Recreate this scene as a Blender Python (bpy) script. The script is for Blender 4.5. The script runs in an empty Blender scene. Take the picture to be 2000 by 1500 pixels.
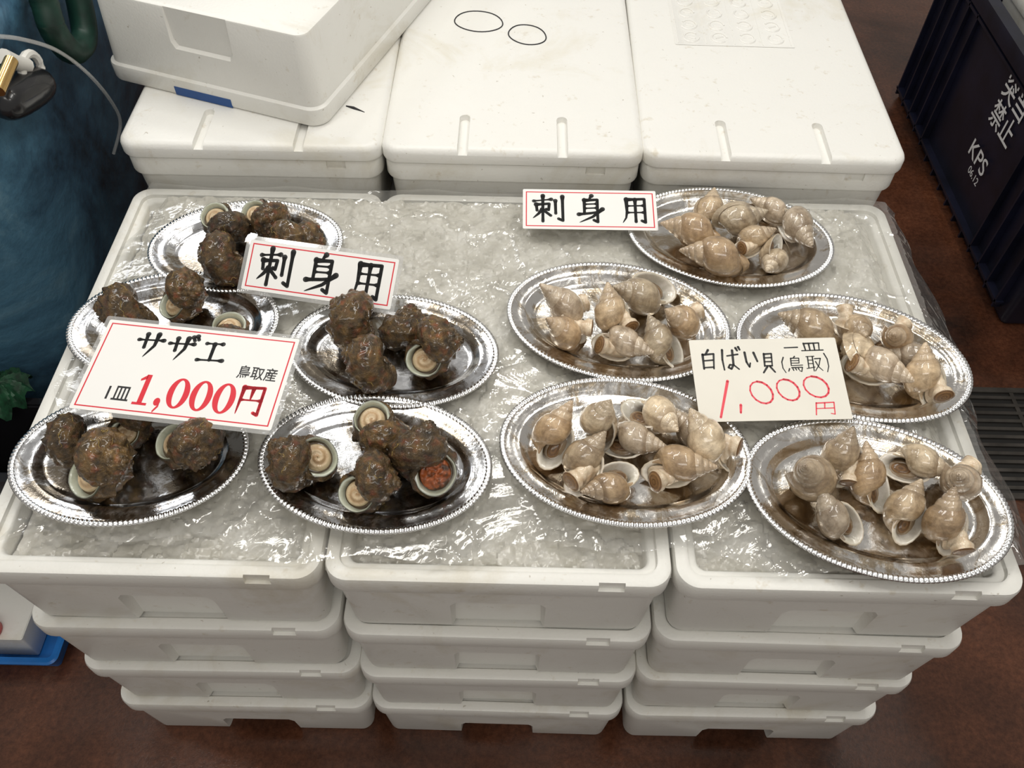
import bpy, bmesh, math, random
from mathutils import Vector, Matrix, noise
PI=math.pi
R_=math.radians
scene=bpy.context.scene
COL=scene.collection
scene.view_settings.view_transform='Standard'

# ---------------------------------------------------------------- camera
F=1660.0
CAM=Vector((0.01,0.0,1.667))
ROT=(Matrix.Rotation(R_(38.0),3,'X') @ Matrix.Rotation(R_(1.3),3,'Z'))
cd=bpy.data.cameras.new('camera'); cam=bpy.data.objects.new('camera',cd); COL.objects.link(cam)
cd.sensor_width=36; cd.lens=F/2000*36; cd.clip_start=0.01
cam.matrix_world=Matrix.Translation(CAM) @ ROT.to_4x4()
scene.camera=cam
def ray(px,py): return ROT @ Vector(((px-1000)/F,(750-py)/F,-1))
def at(px,py,z):
    d=ray(px,py); s=(z-CAM.z)/d.z; return CAM+d*s
def at_x(px,py,x):
    d=ray(px,py); s=(x-CAM.x)/d.x; return CAM+d*s

# ---------------------------------------------------------------- helpers
def tag(o,label=None,cat=None,group=None,kind=None):
    if label: o['label']=label
    if cat: o['category']=cat
    if group: o['group']=group
    if kind: o['kind']=kind
    return o
def link(name,data,parent=None,M=None):
    o=bpy.data.objects.new(name,data); COL.objects.link(o)
    if parent: o.parent=parent
    if M is not None: o.matrix_local=M
    return o
def empty(name,loc=(0,0,0),rz=0):
    o=link(name,None); o.location=loc; o.rotation_euler=(0,0,rz); o.empty_display_size=.05; return o
def mk(name,verts,faces,mat,smooth=True,ang=40,cols=None):
    me=bpy.data.meshes.new(name); me.from_pydata([tuple(v) for v in verts],[],faces); me.update()
    if mat: me.materials.append(mat)
    if cols:
        ca=me.color_attributes.new('Col','FLOAT_COLOR','POINT')
        for i,c in enumerate(cols): ca.data[i].color=(c[0],c[1],c[2],1)
    if smooth:
        for p in me.polygons: p.use_smooth=True
        if ang: me.set_sharp_from_angle(angle=R_(ang))
    return me
def rrect(hx,hy,r,n=6):
    r=max(min(r,hx*.98,hy*.98),.0005); out=[]
    for cx,cy,a0 in ((hx-r,hy-r,0),(-hx+r,hy-r,90),(-hx+r,-hy+r,180),(hx-r,-hy+r,270)):
        for i in range(n+1):
            a=R_(a0+90*i/n); out.append((cx+r*math.cos(a),cy+r*math.sin(a)))
    return out
def loft(hx,hy,r,prof,n=6,cap0=True,cap1=True):
    vs=[];fs=[];N=4*(n+1)
    for ins,z in prof:
        for x,y in rrect(hx-ins,hy-ins,max(r-ins*.6,.002),n): vs.append((x,y,z))
    for k in range(len(prof)-1):
        for i in range(N):
            j=(i+1)%N; fs.append((k*N+i,k*N+j,(k+1)*N+j,(k+1)*N+i))
    if cap0: fs.append(tuple(reversed(range(N))))
    if cap1: fs.append(tuple(range((len(prof)-1)*N,len(prof)*N)))
    return vs,fs
class MB:
    def __init__(s): s.v=[];s.f=[]
    def add(s,vs,fs,M=None):
        b=len(s.v); s.v+=[(M@Vector(v)) if M else Vector(v) for v in vs]; s.f+=[tuple(b+i for i in f) for f in fs]; return s
    def box(s,x0,x1,y0,y1,z0,z1,M=None):
        vs=[(x,y,z) for z in (z0,z1) for y in (y0,y1) for x in (x0,x1)]
        return s.add(vs,[(0,2,3,1),(4,5,7,6),(0,1,5,4),(2,6,7,3),(0,4,6,2),(1,3,7,5)],M)
    def tube(s,pts,rad,n=8,cap=True):
        pts=[Vector(p) for p in pts]; b=len(s.v); m=len(pts)
        if not hasattr(rad,'__len__'): rad=[rad]*m
        up=Vector((0.13,0.21,1)).normalized()
        for i,p in enumerate(pts):
            t=(pts[min(i+1,m-1)]-pts[max(i-1,0)]).normalized()
            a=t.cross(up)
            if a.length<.05: a=t.cross(Vector((1,0,0)))
            a.normalize(); c=t.cross(a); 
            for j in range(n):
                w=2*PI*j/n; s.v.append(p+(a*math.cos(w)+c*math.sin(w))*rad[i])
        for i in range(m-1):
            for j in range(n):
                k=(j+1)%n; s.f.append((b+i*n+j,b+i*n+k,b+(i+1)*n+k,b+(i+1)*n+j))
        if cap:
            s.f.append(tuple(b+j for j in reversed(range(n)))); s.f.append(tuple(b+(m-1)*n+j for j in range(n)))
        return s
    def mesh(s,name,mat,smooth=True,ang=40): return mk(name,s.v,s.f,mat,smooth,ang)
def smoothpath(pts,k=8):
    pts=[Vector(p) for p in pts]; out=[]
    for i in range(len(pts)-1):
        p0=pts[max(i-1,0)];p1=pts[i];p2=pts[i+1];p3=pts[min(i+2,len(pts)-1)]
        for j in range(k):
            t=j/k
            out.append(.5*((2*p1)+(p2-p0)*t+(2*p0-5*p1+4*p2-p3)*t*t+(3*p1-p0-3*p2+p3)*t**3))
    out.append(pts[-1]); return out
def boolean(me,cutters):
    o=link('tmp_body',me); cs=[]
    for i,c in enumerate(cutters):
        co=link('tmp_cut',c); cs.append(co)
        m=o.modifiers.new('b%d'%i,'BOOLEAN'); m.operation='DIFFERENCE'; m.object=co; m.solver='EXACT'
    dg=bpy.context.evaluated_depsgraph_get()
    nm=bpy.data.meshes.new_from_object(o.evaluated_get(dg))
    for c in cs: bpy.data.objects.remove(c)
    bpy.data.objects.remove(o)
    for p in nm.polygons: p.use_smooth=True
    nm.set_sharp_from_angle(angle=R_(38))
    return nm
def sstep(a,b,x):
    t=max(0,min(1,(x-a)/(b-a))); return t*t*(3-2*t)

# ---------------------------------------------------------------- materials
def newmat(name):
    m=bpy.data.materials.new(name); m.use_nodes=True; nt=m.node_tree
    return m,nt,nt.nodes['Principled BSDF']
def N(nt,t,**kw):
    n=nt.nodes.new(t)
    for k,v in kw.items():
        if k in n.inputs.keys(): n.inputs[k].default_value=v
        else: setattr(n,k,v)
    return n
def coords(nt,world=False):
    if world: return N(nt,'ShaderNodeNewGeometry').outputs['Position']
    return N(nt,'ShaderNodeTexCoord').outputs['Object']
def ramp(nt,fac,stops):
    r=N(nt,'ShaderNodeValToRGB'); e=r.color_ramp.elements
    while len(e)<len(stops): e.new(.5)
    for i,(p,c) in enumerate(stops): e[i].position=p; e[i].color=(c[0],c[1],c[2],1)
    nt.links.new(fac,r.inputs[0]); return r.outputs[0]
def nz(nt,co,scale,detail=4,rough=.55,dist=0):
    n=N(nt,'ShaderNodeTexNoise',Scale=scale,Detail=detail,Roughness=rough,Distortion=dist); nt.links.new(co,n.inputs['Vector']); return n.outputs['Fac']
def bump(nt,b,h,strength,dist=.002,prev=None):
    n=N(nt,'ShaderNodeBump',Strength=strength,Distance=dist); nt.links.new(h,n.inputs['Height'])
    if prev: nt.links.new(prev,n.inputs['Normal'])
    nt.links.new(n.outputs[0],b.inputs['Normal']); return n.outputs[0]
def simple(name,c,rough=.5,metal=0,bs=0,bscale=200,coat=0,var=.0,vscale=12,spec=.5):
    m,nt,b=newmat(name); b.inputs['Roughness'].default_value=rough; b.inputs['Metallic'].default_value=metal
    b.inputs['Coat Weight'].default_value=coat; b.inputs['Specular IOR Level'].default_value=spec
    co=coords(nt)
    f=nz(nt,co,vscale,4)
    v=var
    col=ramp(nt,f,[(.3,[x*(1-v) for x in c]),(.7,[min(1,x*(1+v)) for x in c])])
    nt.links.new(col,b.inputs['Base Color'])
    if bs: bump(nt,b,nz(nt,co,bscale,3),bs,.001)
    return m
def foam(name,base,dirt,amt):
    m,nt,b=newmat(name); co=coords(nt,True)
    f=nz(nt,co,5,6,.65,.5)
    c=ramp(nt,f,[(.34,dirt),(.34+amt,base),(.8,[min(1,x*1.03) for x in base])])
    g=nz(nt,co,38,3,.7)
    c2=ramp(nt,g,[(.25,(.78,.72,.62)),(.37,(1,1,1))])
    mx=N(nt,'ShaderNodeMix',data_type='RGBA',blend_type='MULTIPLY'); mx.inputs[0].default_value=.65
    nt.links.new(c,mx.inputs[6]); nt.links.new(c2,mx.inputs[7])
    g3=nz(nt,co,120,2,.5,.5); c3=ramp(nt,g3,[(.22,(.5,.45,.38)),(.27,(1,1,1))])
    mx2=N(nt,'ShaderNodeMix',data_type='RGBA',blend_type='MULTIPLY'); mx2.inputs[0].default_value=.7
    nt.links.new(mx.outputs[2],mx2.inputs[6]); nt.links.new(c3,mx2.inputs[7]); nt.links.new(mx2.outputs[2],b.inputs['Base Color'])
    b.inputs['Roughness'].default_value=.38
    b.inputs['Subsurface Weight'].default_value=.06; b.inputs['Subsurface Radius'].default_value=(.01,.009,.008)
    v=N(nt,'ShaderNodeTexVoronoi',Scale=230); nt.links.new(co,v.inputs['Vector'])
    p=bump(nt,b,v.outputs['Distance'],.22,.0008)
    bump(nt,b,nz(nt,co,30,5),.14,.002,p)
    return m
M_foam=foam('foam_white',(.775,.765,.72),(.68,.65,.57),.13)
M_lid=foam('foam_lid',(.81,.80,.76),(.76,.735,.66),.10)
def mat_floor():
    m,nt,b=newmat('wet_floor'); co=coords(nt,True)
    f=nz(nt,co,2.3,7,.65,.4)
    c=ramp(nt,f,[(.3,(.020,.011,.008)),(.46,(.078,.029,.015)),(.62,(.14,.051,.025)),(.75,(.20,.135,.088))])
    g=nz(nt,co,90,4,.8); c2=ramp(nt,g,[(.35,(.45,.4,.38)),(.6,(1,1,1)),(.8,(1.6,1.4,1.3))])
    mx=N(nt,'ShaderNodeMix',data_type='RGBA',blend_type='MULTIPLY'); mx.inputs[0].default_value=.8
    nt.links.new(c,mx.inputs[6]); nt.links.new(c2,mx.inputs[7]); nt.links.new(mx.outputs[2],b.inputs['Base Color'])
    r=ramp(nt,nz(nt,co,3.1,3),[(.4,(.06,)*3),(.6,(.36,)*3)]); nt.links.new(r,b.inputs['Roughness'])
    bump(nt,b,g,.2,.002)
    return m
M_floor=mat_floor()
def mat_tank():
    m,nt,b=newmat('tank_blue'); co=coords(nt,True)
    f=nz(nt,co,3.4,8,.68,.8)
    c=ramp(nt,f,[(.32,(.012,.024,.038)),(.45,(.045,.11,.18)),(.6,(.10,.24,.36)),(.78,(.26,.44,.54))])
    nt.links.new(c,b.inputs['Base Color']); b.inputs['Roughness'].default_value=.35
    bump(nt,b,nz(nt,co,25,6),.5,.006)
    return m
M_tank=mat_tank()
M_navy=simple('crate_navy',(.006,.007,.018),.38,bs=.2,bscale=80,var=.4)
M_black=simple('black_plastic',(.012,.012,.014),.25,coat=.4)
M_gold=simple('brass',(.75,.5,.2),.2,1)
M_wplast=simple('white_plastic',(.75,.73,.68),.35,var=.1)
M_green=simple('green_plastic',(.004,.028,.018),.45,var=.5,vscale=30)
M_green2=simple('green_net',(.006,.045,.018),.55,var=.7,vscale=60,bs=.6,bscale=120)
M_blue=simple('blue_plastic',(.01,.13,.42),.35,var=.25)
M_tape=simple('blue_tape',(.008,.07,.26),.4,var=.2)
M_red=simple('red_plastic',(.6,.02,.02),.3,var=.1)
M_marker=simple('marker_ink',(.015,.015,.018),.5)
M_ink=simple('black_ink',(.008,.008,.008),.5)
M_redink=simple('red_ink',(.66,.008,.025),.5)
M_pinkink=simple('red_marker_ink',(.78,.06,.09),.5)
M_paper=simple('card_paper',(.85,.84,.81),.6,var=.01,spec=.3)
M_cream=simple('plain_card',(.79,.76,.68),.6,var=.03,spec=.3)
M_white=simple('white_print',(.7,.7,.7),.5)
M_steel=simple('grate_steel',(.10,.09,.08),.4,.7,var=.4)
M_dark=simple('drain_dark',(.006,.005,.004),.6)
M_water=simple('tank_water',(.004,.012,.018),.05)
def mat_metal(name,base,stain,thr):
    m,nt,b=newmat(name); co=coords(nt)
    b.inputs['Metallic'].default_value=1
    f=nz(nt,co,16,6,.7,1.0)
    c=ramp(nt,f,[(thr-.05,stain),(thr+.04,base)])
    nt.links.new(c,b.inputs['Base Color'])
    r=ramp(nt,nz(nt,co,40,5,.7),[(.35,(.08,)*3),(.65,(.24,)*3)]); nt.links.new(r,b.inputs['Roughness'])
    v=nz(nt,co,70,4,.75); bump(nt,b,v,.22,.0018)
    return m
M_dishT=mat_metal('dish_steel_dark',(.72,.73,.75),(.28,.24,.19),.48)
M_dishW=mat_metal('dish_steel_light',(.80,.78,.75),(.48,.40,.30),.48)
M_rim=simple('beaded_steel',(.86,.86,.86),.16,1)
def mat_film():
    m=bpy.data.materials.new('clear_film'); m.use_nodes=True; nt=m.node_tree; nt.nodes.clear()
    out=N(nt,'ShaderNodeOutputMaterial'); tr=N(nt,'ShaderNodeBsdfTransparent'); gl=N(nt,'ShaderNodeBsdfGlossy',Roughness=.07)
    tr.inputs[0].default_value=(.98,.98,.975,1)
    gl.inputs[0].default_value=(1,1,1,1)
    co=coords(nt,True)
    n1=N(nt,'ShaderNodeTexNoise',Scale=5,Detail=4,Roughness=.5,Distortion=1.6); nt.links.new(co,n1.inputs['Vector'])
    n3=N(nt,'ShaderNodeTexVoronoi',Scale=8,feature='DISTANCE_TO_EDGE'); 
    dn=N(nt,'ShaderNodeTexNoise',Scale=6,Detail=3); nt.links.new(co,dn.inputs['Vector'])
    va=N(nt,'ShaderNodeMix',data_type='VECTOR'); va.inputs[0].default_value=.25; nt.links.new(co,va.inputs[4]); nt.links.new(dn.outputs['Color'],va.inputs[5]); nt.links.new(va.outputs[1],n3.inputs['Vector'])
    cr=ramp(nt,n3.outputs['Distance'],[(0,(1,1,1)),(.06,(0,0,0))])
    b0=N(nt,'ShaderNodeBump',Strength=.6,Distance=.004); nt.links.new(cr,b0.inputs['Height'])
    b1=N(nt,'ShaderNodeBump',Strength=.7,Distance=.014); nt.links.new(n1.outputs['Fac'],b1.inputs['Height']); nt.links.new(b0.outputs[0],b1.inputs['Normal'])
    f2=nz(nt,co,60,3,.6,1.0)
    b2=N(nt,'ShaderNodeBump',Strength=.2,Distance=.002); nt.links.new(f2,b2.inputs['Height']); nt.links.new(b1.outputs[0],b2.inputs['Normal'])
    nt.links.new(b2.outputs[0],gl.inputs['Normal'])
    fr=N(nt,'ShaderNodeFresnel',IOR=1.5); nt.links.new(b2.outputs[0],fr.inputs['Normal'])
    ad=N(nt,'ShaderNodeMath',operation='MULTIPLY_ADD'); ad.inputs[1].default_value=1.3; ad.inputs[2].default_value=.02
    nt.links.new(fr.outputs[0],ad.inputs[0])
    cl=N(nt,'ShaderNodeMath',operation='MINIMUM'); cl.inputs[1].default_value=.6; nt.links.new(ad.outputs[0],cl.inputs[0])
    df=N(nt,'ShaderNodeBsdfDiffuse'); df.inputs[0].default_value=(.72,.71,.67,1)
    m0=N(nt,'ShaderNodeMixShader'); m0.inputs[0].default_value=.12; nt.links.new(tr.outputs[0],m0.inputs[1]); nt.links.new(df.outputs[0],m0.inputs[2])
    mx=N(nt,'ShaderNodeMixShader'); nt.links.new(cl.outputs[0],mx.inputs[0]); nt.links.new(m0.outputs[0],mx.inputs[1]); nt.links.new(gl.outputs[0],mx.inputs[2])
    nt.links.new(mx.outputs[0],out.inputs[0]); return m
M_film=mat_film()
def mat_lam():
    m=bpy.data.materials.new('laminate'); m.use_nodes=True; nt=m.node_tree; nt.nodes.clear()
    out=N(nt,'ShaderNodeOutputMaterial'); tr=N(nt,'ShaderNodeBsdfTransparent'); gl=N(nt,'ShaderNodeBsdfGlossy',Roughness=.1)
    df=N(nt,'ShaderNodeBsdfDiffuse'); df.inputs[0].default_value=(.8,.8,.78,1)
    a=N(nt,'ShaderNodeMixShader'); a.inputs[0].default_value=.12; nt.links.new(tr.outputs[0],a.inputs[1]); nt.links.new(gl.outputs[0],a.inputs[2])
    b=N(nt,'ShaderNodeMixShader'); b.inputs[0].default_value=.18; nt.links.new(a.outputs[0],b.inputs[1]); nt.links.new(df.outputs[0],b.inputs[2])
    nt.links.new(b.outputs[0],out.inputs[0]); return m
M_lam=mat_lam()
def mat_ice():
    m,nt,b=newmat('crushed_ice'); co=coords(nt,True)
    f=nz(nt,co,20,5,.6,.3)
    c=ramp(nt,f,[(.3,(.50,.48,.42)),(.5,(.62,.60,.54)),(.7,(.76,.745,.70))])
    nt.links.new(c,b.inputs['Base Color'])
    b.inputs['Roughness'].default_value=.18
    b.inputs['Subsurface Weight'].default_value=.5; b.inputs['Subsurface Radius'].default_value=(.02,.02,.018)
    v=N(nt,'ShaderNodeTexVoronoi',Scale=75); nt.links.new(co,v.inputs['Vector'])
    p=bump(nt,b,v.outputs['Distance'],.2,.006); bump(nt,b,nz(nt,co,90,4),.15,.003,p)
    return m
M_ice=mat_ice()
def mat_vc(name,rough,nscale,lo,hi,coat=0,bs=.3,bscale=60,sss=0,rnd=.3):
    m,nt,b=newmat(name); co=coords(nt)
    at_=N(nt,'ShaderNodeVertexColor',layer_name='Col')
    oi=N(nt,'ShaderNodeObjectInfo')
    ad=N(nt,'ShaderNodeVectorMath',operation='ADD'); sc=N(nt,'ShaderNodeVectorMath',operation='SCALE'); sc.inputs[0].default_value=(7,3,5)
    nt.links.new(oi.outputs['Random'],sc.inputs['Scale']); nt.links.new(sc.outputs[0],ad.inputs[1]); nt.links.new(co,ad.inputs[0])
    f=nz(nt,ad.outputs[0],nscale,5,.7,.4)
    r=ramp(nt,f,[(.32,lo),(.66,hi)])
    mx=N(nt,'ShaderNodeMix',data_type='RGBA',blend_type='MULTIPLY'); mx.inputs[0].default_value=1
    nt.links.new(at_.outputs[0],mx.inputs[6]); nt.links.new(r,mx.inputs[7])
    hs=N(nt,'ShaderNodeHueSaturation'); ma=N(nt,'ShaderNodeMath',operation='MULTIPLY_ADD'); ma.inputs[1].default_value=rnd*2; ma.inputs[2].default_value=1-rnd
    nt.links.new(oi.outputs['Random'],ma.inputs[0]); nt.links.new(ma.outputs[0],hs.inputs['Value']); nt.links.new(mx.outputs[2],hs.inputs['Color'])
    nt.links.new(hs.outputs[0],b.inputs['Base Color'])
    b.inputs['Roughness'].default_value=rough; b.inputs['Coat Weight'].default_value=coat; b.inputs['Coat Roughness'].default_value=.07
    b.inputs['Subsurface Weight'].default_value=sss; b.inputs['Subsurface Radius'].default_value=(.01,.006,.004)
    bump(nt,b,nz(nt,co,bscale,4,.7),bs,.004)
    return m
M_turban=mat_vc('turban_shell',.42,6,(.34,.28,.22),(2.2,1.65,1.0),coat=.6,bs=1.0,bscale=24,rnd=.3)
M_whelk=mat_vc('whelk_shell',.28,5,(.56,.49,.41),(1.32,1.26,1.18),coat=1.0,bs=.3,bscale=18,rnd=.26)
M_pearl=mat_vc('pearl',.18,4,(.80,.80,.72),(1.1,1.1,1.1),coat=.8,bs=.1,rnd=.08)
M_operc=mat_vc('operculum',.35,9,(.8,.72,.6),(1.1,1.08,1.0),coat=.4,bs=.4,bscale=30,rnd=.12)
M_flesh=mat_vc('flesh',.28,6,(.78,.70,.60),(1.08,1.05,1.0),coat=.6,bs=.35,bscale=25,sss=.15,rnd=.1)
M_worm=mat_vc('worm_tube',.5,9,(.6,.5,.3),(1.1,1.0,.8),bs=.1,rnd=.1)

# ---------------------------------------------------------------- setting
mb=MB().box(-4,4,-2,5,-.05,0); tag(link('floor',mb.mesh('floor',M_floor,False)),kind='structure')
dr=empty('floor_drain',(1.62,1.16,0)); tag(dr,'dark steel drain grating set in the floor right of the stacked boxes','drain')
mb=MB().box(-.58,.9,-.15,.15,-.002,.002); link('drain_channel',mb.mesh('drain_channel',M_dark,False),dr)
mb=MB().box(-.58,.9,-.16,-.145,0,.008).box(-.58,.9,.145,.16,0,.008).box(-.59,-.575,-.16,.16,0,.008)
link('frame',mb.mesh('drain_frame',M_steel,False),dr)
mb=MB()
for i in range(12):
    y=-.13+i*.0236; mb.box(-.575,.9,y-.0045,y+.0045,.002,.007)
for i in range(8): mb.box(-.575+i*.2,-.565+i*.2,-.145,.145,.001,.0065)
link('grating',mb.mesh('grating',M_steel,False),dr)

# ---------------------------------------------------------------- foam boxes
BW,BD,BH=.436,.735,.1725
SP=.44; Y0=.45
T0=BH
prof=[(.021,0),(.0165,.002),(.015,.005),(.007,T0-.041),(.0065,T0-.037),(.001,T0-.034),(0,T0-.031),(0,T0-.006),(.0015,T0-.0015),(.005,T0),(.015,T0),(.0175,T0-.001),(.0185,T0-.0075),(.026,T0-.0075),(.0285,T0-.009),(.030,T0-.0125),(.038,.022),(.046,.017)]
def fixn(me):
    bm=bmesh.new(); bm.from_mesh(me); bmesh.ops.recalc_face_normals(bm,faces=bm.faces); bm.to_mesh(me); bm.free(); return me
def handle_cut(sgn,dep,hz=.096):
    vs=[]
    for y,w,zt in ((-.05,.070,hz),(.0001,.070,hz),(dep,.060,hz-.010)):
        yy=sgn*(-BD/2+y)
        vs+=[(-w,yy,-.01),(w,yy,-.01),(w*.96,yy,zt-.012),(w*.84,yy,zt),(-w*.84,yy,zt),(-w*.96,yy,zt-.012)]
    fs=[]
    for k in range(2):
        for i in range(6):
            j=(i+1)%6; fs.append((k*6+i,k*6+j,k*6+6+j,k*6+6+i))
    fs+=[tuple(reversed(range(6))),tuple(range(12,18))]
    return fixn(mk('cut',vs,fs,None,False))
def boxcut(*a): 
    return fixn(MB().box(*a).mesh('cut',None,False))
def make_box(pr,dep=.024,hz=.096):
    vs,fs=loft(BW/2,BD/2,.03,pr,8)
    me=boolean(mk('foam_box',vs,fs,M_foam),[handle_cut(1,dep,hz),handle_cut(-1,dep,hz),boxcut(.125,.158,-BD/2-.01,-BD/2+.005,T0-.015,T0+.02)])
    me.name='foam_box'; return me
box_me=make_box(prof,.026)
shut_me=make_box(prof[:14]+[(.030,T0-.0077)],.026)
base_me=make_box(prof[:14]+[(.030,T0-.0077)],.060,.070)
flip_me=make_box(prof,.017,.085)
cols={-1:'left',0:'middle',1:'right'}
tier=['on the floor, at the bottom','second from the floor','third from the floor','topmost, open and filled with ice,']
random.seed(5)
for c in (-1,0,1):
    for k in range(4):
        o=link('foam_box',box_me if k==3 else (base_me if k==0 else shut_me))
        j=(0,0,0) if k==3 else (random.uniform(-.004,.004),random.uniform(-.002,.004),0)
        o.location=(c*SP+j[0]+(-.002),Y0+BD/2+j[1],k*BH); o.rotation_euler=(0,0,0 if k==3 else R_(random.uniform(-.5,.5)))
        tag(o,'white foam fish box, %s of the front %s stack'%(tier[k],cols[c]),'foam box','foam boxes of the front stacks')
RB=.1868; RY=1.196
LW,LD,LH=.450,.742,.030
lprof=[(.006,0),(.001,.002),(0,.005),(0,.020),(.0025,.026),(.008,.0295),(.014,.030),(.05,.0302)]
vs,fs=loft(LW/2,LD/2,.03,lprof,8)
lb=mk('foam_lid',vs,fs,M_lid)
def capsule_cut(x,y0,y1,w,z0,z1):
    hy=(y1-y0)/2; v,f=loft(w,hy,w*.95,[(.004,z0),(0,z1)],6)
    return mk('cut',[(p[0]+x,p[1]+(y0+y1)/2,p[2]) for p in v],f,None,False)
cuts=[]
for x in (-.085,.085):
    cuts.append(capsule_cut(x,-LD/2-.03,-LD/2+.105,.012,.0205,.05))
    cuts.append(capsule_cut(x,LD/2-.105,LD/2+.03,.012,.0205,.05))
lid_me=boolean(lb,cuts); lid_me.name='foam_lid'
ZL=4*RB
LZ=ZL+LH
lids={}
for c,rz in ((-1,.4),(0,0),(1,-.6)):
    for k in range(3):
        o=link('foam_box',shut_me); o.scale=(1.01,1,RB/BH)
        o.location=(c*.447+.003,RY+BD/2,k*RB)
        tag(o,'white foam box hidden in the rear %s stack, number %s up from the floor'%(cols[c],['one','two','three'][k]),'foam box','foam boxes of the rear stacks')
    rt=empty('foam_box',(c*.451+.002,RY-.004+LD/2,3*RB),R_(rz)); lids[c]=rt
    o=link('box_body',shut_me,rt); o.scale=(1.015,1,RB/BH)
    o=link('lid',lid_me,rt); o.location=(0,0,RB)
tag(lids[-1],'lidded white foam box half covered by the askew box resting on it','foam box','lidded foam boxes behind the ice')
tag(lids[0],'lidded white foam box with two black hand-drawn ovals on top','foam box','lidded foam boxes behind the ice')
tag(lids[1],'lidded white foam box with embossed characters, nearest the navy crate','foam box','lidded foam boxes behind the ice')
bpy.context.view_layer.update()
def inloc(root,p): return root.matrix_world.inverted()@p
for (cx,cy,rx,ry,rot) in ((935,42,47,20,4),(1030,68,37,19,8)):
    pts=[]
    for i in range(41):
        a=2*PI*i/40*1.03+2.2; x=rx*math.cos(a)*(1+.03*math.sin(3*a)); y=ry*math.sin(a)
        X=cx+x*math.cos(R_(rot))-y*math.sin(R_(rot)); Y=cy+x*math.sin(R_(rot))+y*math.cos(R_(rot))
        pts.append(inloc(lids[0],at(X,Y,LZ+.0006)))
    link('marker_oval',MB().tube(pts,.0013,6).mesh('marker_oval',M_marker),lids[0])
pts=[inloc(lids[-1],at(x,y,LZ+.0006)) for x,y in ((676,207),(690,211),(712,219))]
link('marker_tick',MB().tube(pts,[.0012,.003,.0005],6).mesh('marker_tick',M_marker),lids[-1])
def emboss(root,x0,y0,x1,y1,nx,ny,seed=1):
    rnd=random.Random(seed); mb=MB(); z=RB+LH+.0004
    mb.add(*loft((x1-x0)/2+.006,(y1-y0)/2+.006,.004,[(.001,-.0002),(0,.0006),(.0016,.0008),(.003,.0001)],3,True,True),Matrix.Translation(((x0+x1)/2,(y0+y1)/2,z)))
    for i in range(nx+1):
        xx=x0+(x1-x0)*i/nx; mb.tube([(xx,y0,z),(xx,y1,z)],.0014,5)
    for i in range(nx):
        for j in range(ny):
            cx=x0+(x1-x0)*(i+.5)/nx; cy=y0+(y1-y0)*(j+.5)/ny; s=min((x1-x0)/nx,(y1-y0)/ny)*.34
            a0=rnd.choice((0,.8,2.2,3.4)); pts=[]
            for k in range(15):
                a=a0+k/14*5.4; pts.append((cx+s*math.cos(a)*.95,cy+s*math.sin(a)*1.1,z))
            mb.tube(pts,.0022,5)
            mb.tube([(cx-s*.4,cy+rnd.uniform(-.3,.3)*s,z),(cx+s*.5,cy+rnd.uniform(-.3,.3)*s,z)],.0020,5)
    link('embossing',mb.mesh('embossing',M_lid),root)
emboss(lids[1],-.135,-.02,.085,.30,4,7,3)
rot=-19
A=at(628,254,LZ)
fd=Vector((math.cos(R_(rot)),math.sin(R_(rot)),0)); dd=Vector((-math.sin(R_(rot)),math.cos(R_(rot)),0))
tb=empty('foam_box',A-fd*(BW*.5*.985)+dd*(BD*.5),R_(rot)); tb.location.z=LZ+.0005
ob=link('box_body',flip_me,tb); ob.scale=(1,1,.93); ob.rotation_euler=(PI,0,0); ob.location=(0,0,BH*.93)
tag(tb,'white foam box with blue tape strip, upside down and askew on the left lid','foam box')
mb=MB(); yy=-BD/2-.0008
mb.add([(-.075,yy,.001),(.040,yy,.001),(.040,yy,.017),(-.075,yy,.017),(-.075,yy+.002,.001),(.040,yy+.002,.001),(.040,yy+.002,.017),(-.075,yy+.002,.017)],[(0,1,2,3),(7,6,5,4),(0,4,5,1),(2,6,7,3),(0,3,7,4),(1,5,6,2)])
link('tape_strip',mb.mesh('tape_strip',M_tape,False),tb)

# ---------------------------------------------------------------- ice
RZ=4*BH
def chip(x,y,sc,seed):
    p=Vector((x*sc,y*sc,seed)); d,pt=noise.voronoi(p); q=pt[0]
    r=noise.cell_vector(q*7.3+Vector((.37,.11,.7)))
    return (r.z-.5)+((r.x-.5)*(p.x-q.x)+(r.y-.5)*(p.y-q.y))*1.6, min(1,(d[1]-d[0])*5)
def iceh(x,y):
    front=sstep(.55,.67,y+.03*math.sin(x*9)+.02*math.sin(x*23))
    base=RZ-.030+.034*front
    side=sstep(0,.04,.630-abs(x)); base=RZ-.024+(base-(RZ-.024))*side if base>RZ-.024 else base
    a,e=chip(x,y,46,.3); b,e2=chip(x+.3,y,95,.7)
    return base+.0050*a*(.4+.6*e)+.0022*b-.0016*(1-e)
nx,ny=440,230; vs=[];fs=[]
for j in range(ny+1):
    for i in range(nx+1):
        x=-.626+1.252*i/nx; y=.478+.68*j/ny; vs.append((x,y,min(iceh(x,y),RZ+.008)))
for j in range(ny):
    for i in range(nx):
        a=j*(nx+1)+i; fs.append((a,a+1,a+nx+2,a+nx+1))
ice=link('crushed_ice',mk('crushed_ice',vs,fs,M_ice,True,30))
tag(ice,'wet grey-white crushed ice filling the three open foam boxes','ice',kind='stuff')
def filmz(x,y):
    z=RZ+.0105
    rd=noise.ridged_multi_fractal(Vector((x*5+1.5*y,y*9,2)),1.0,2.0,3,1.0,2.0)
    z+=.0014*(rd-1.1)+.0012*noise.noise(Vector((x*22,y*30,5)))
    if x>.655:
        t=x-.655; z-=.9*t+.02*t*math.sin(y*40)
    return z
nx,ny=300,190; vs=[];fs=[]
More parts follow.
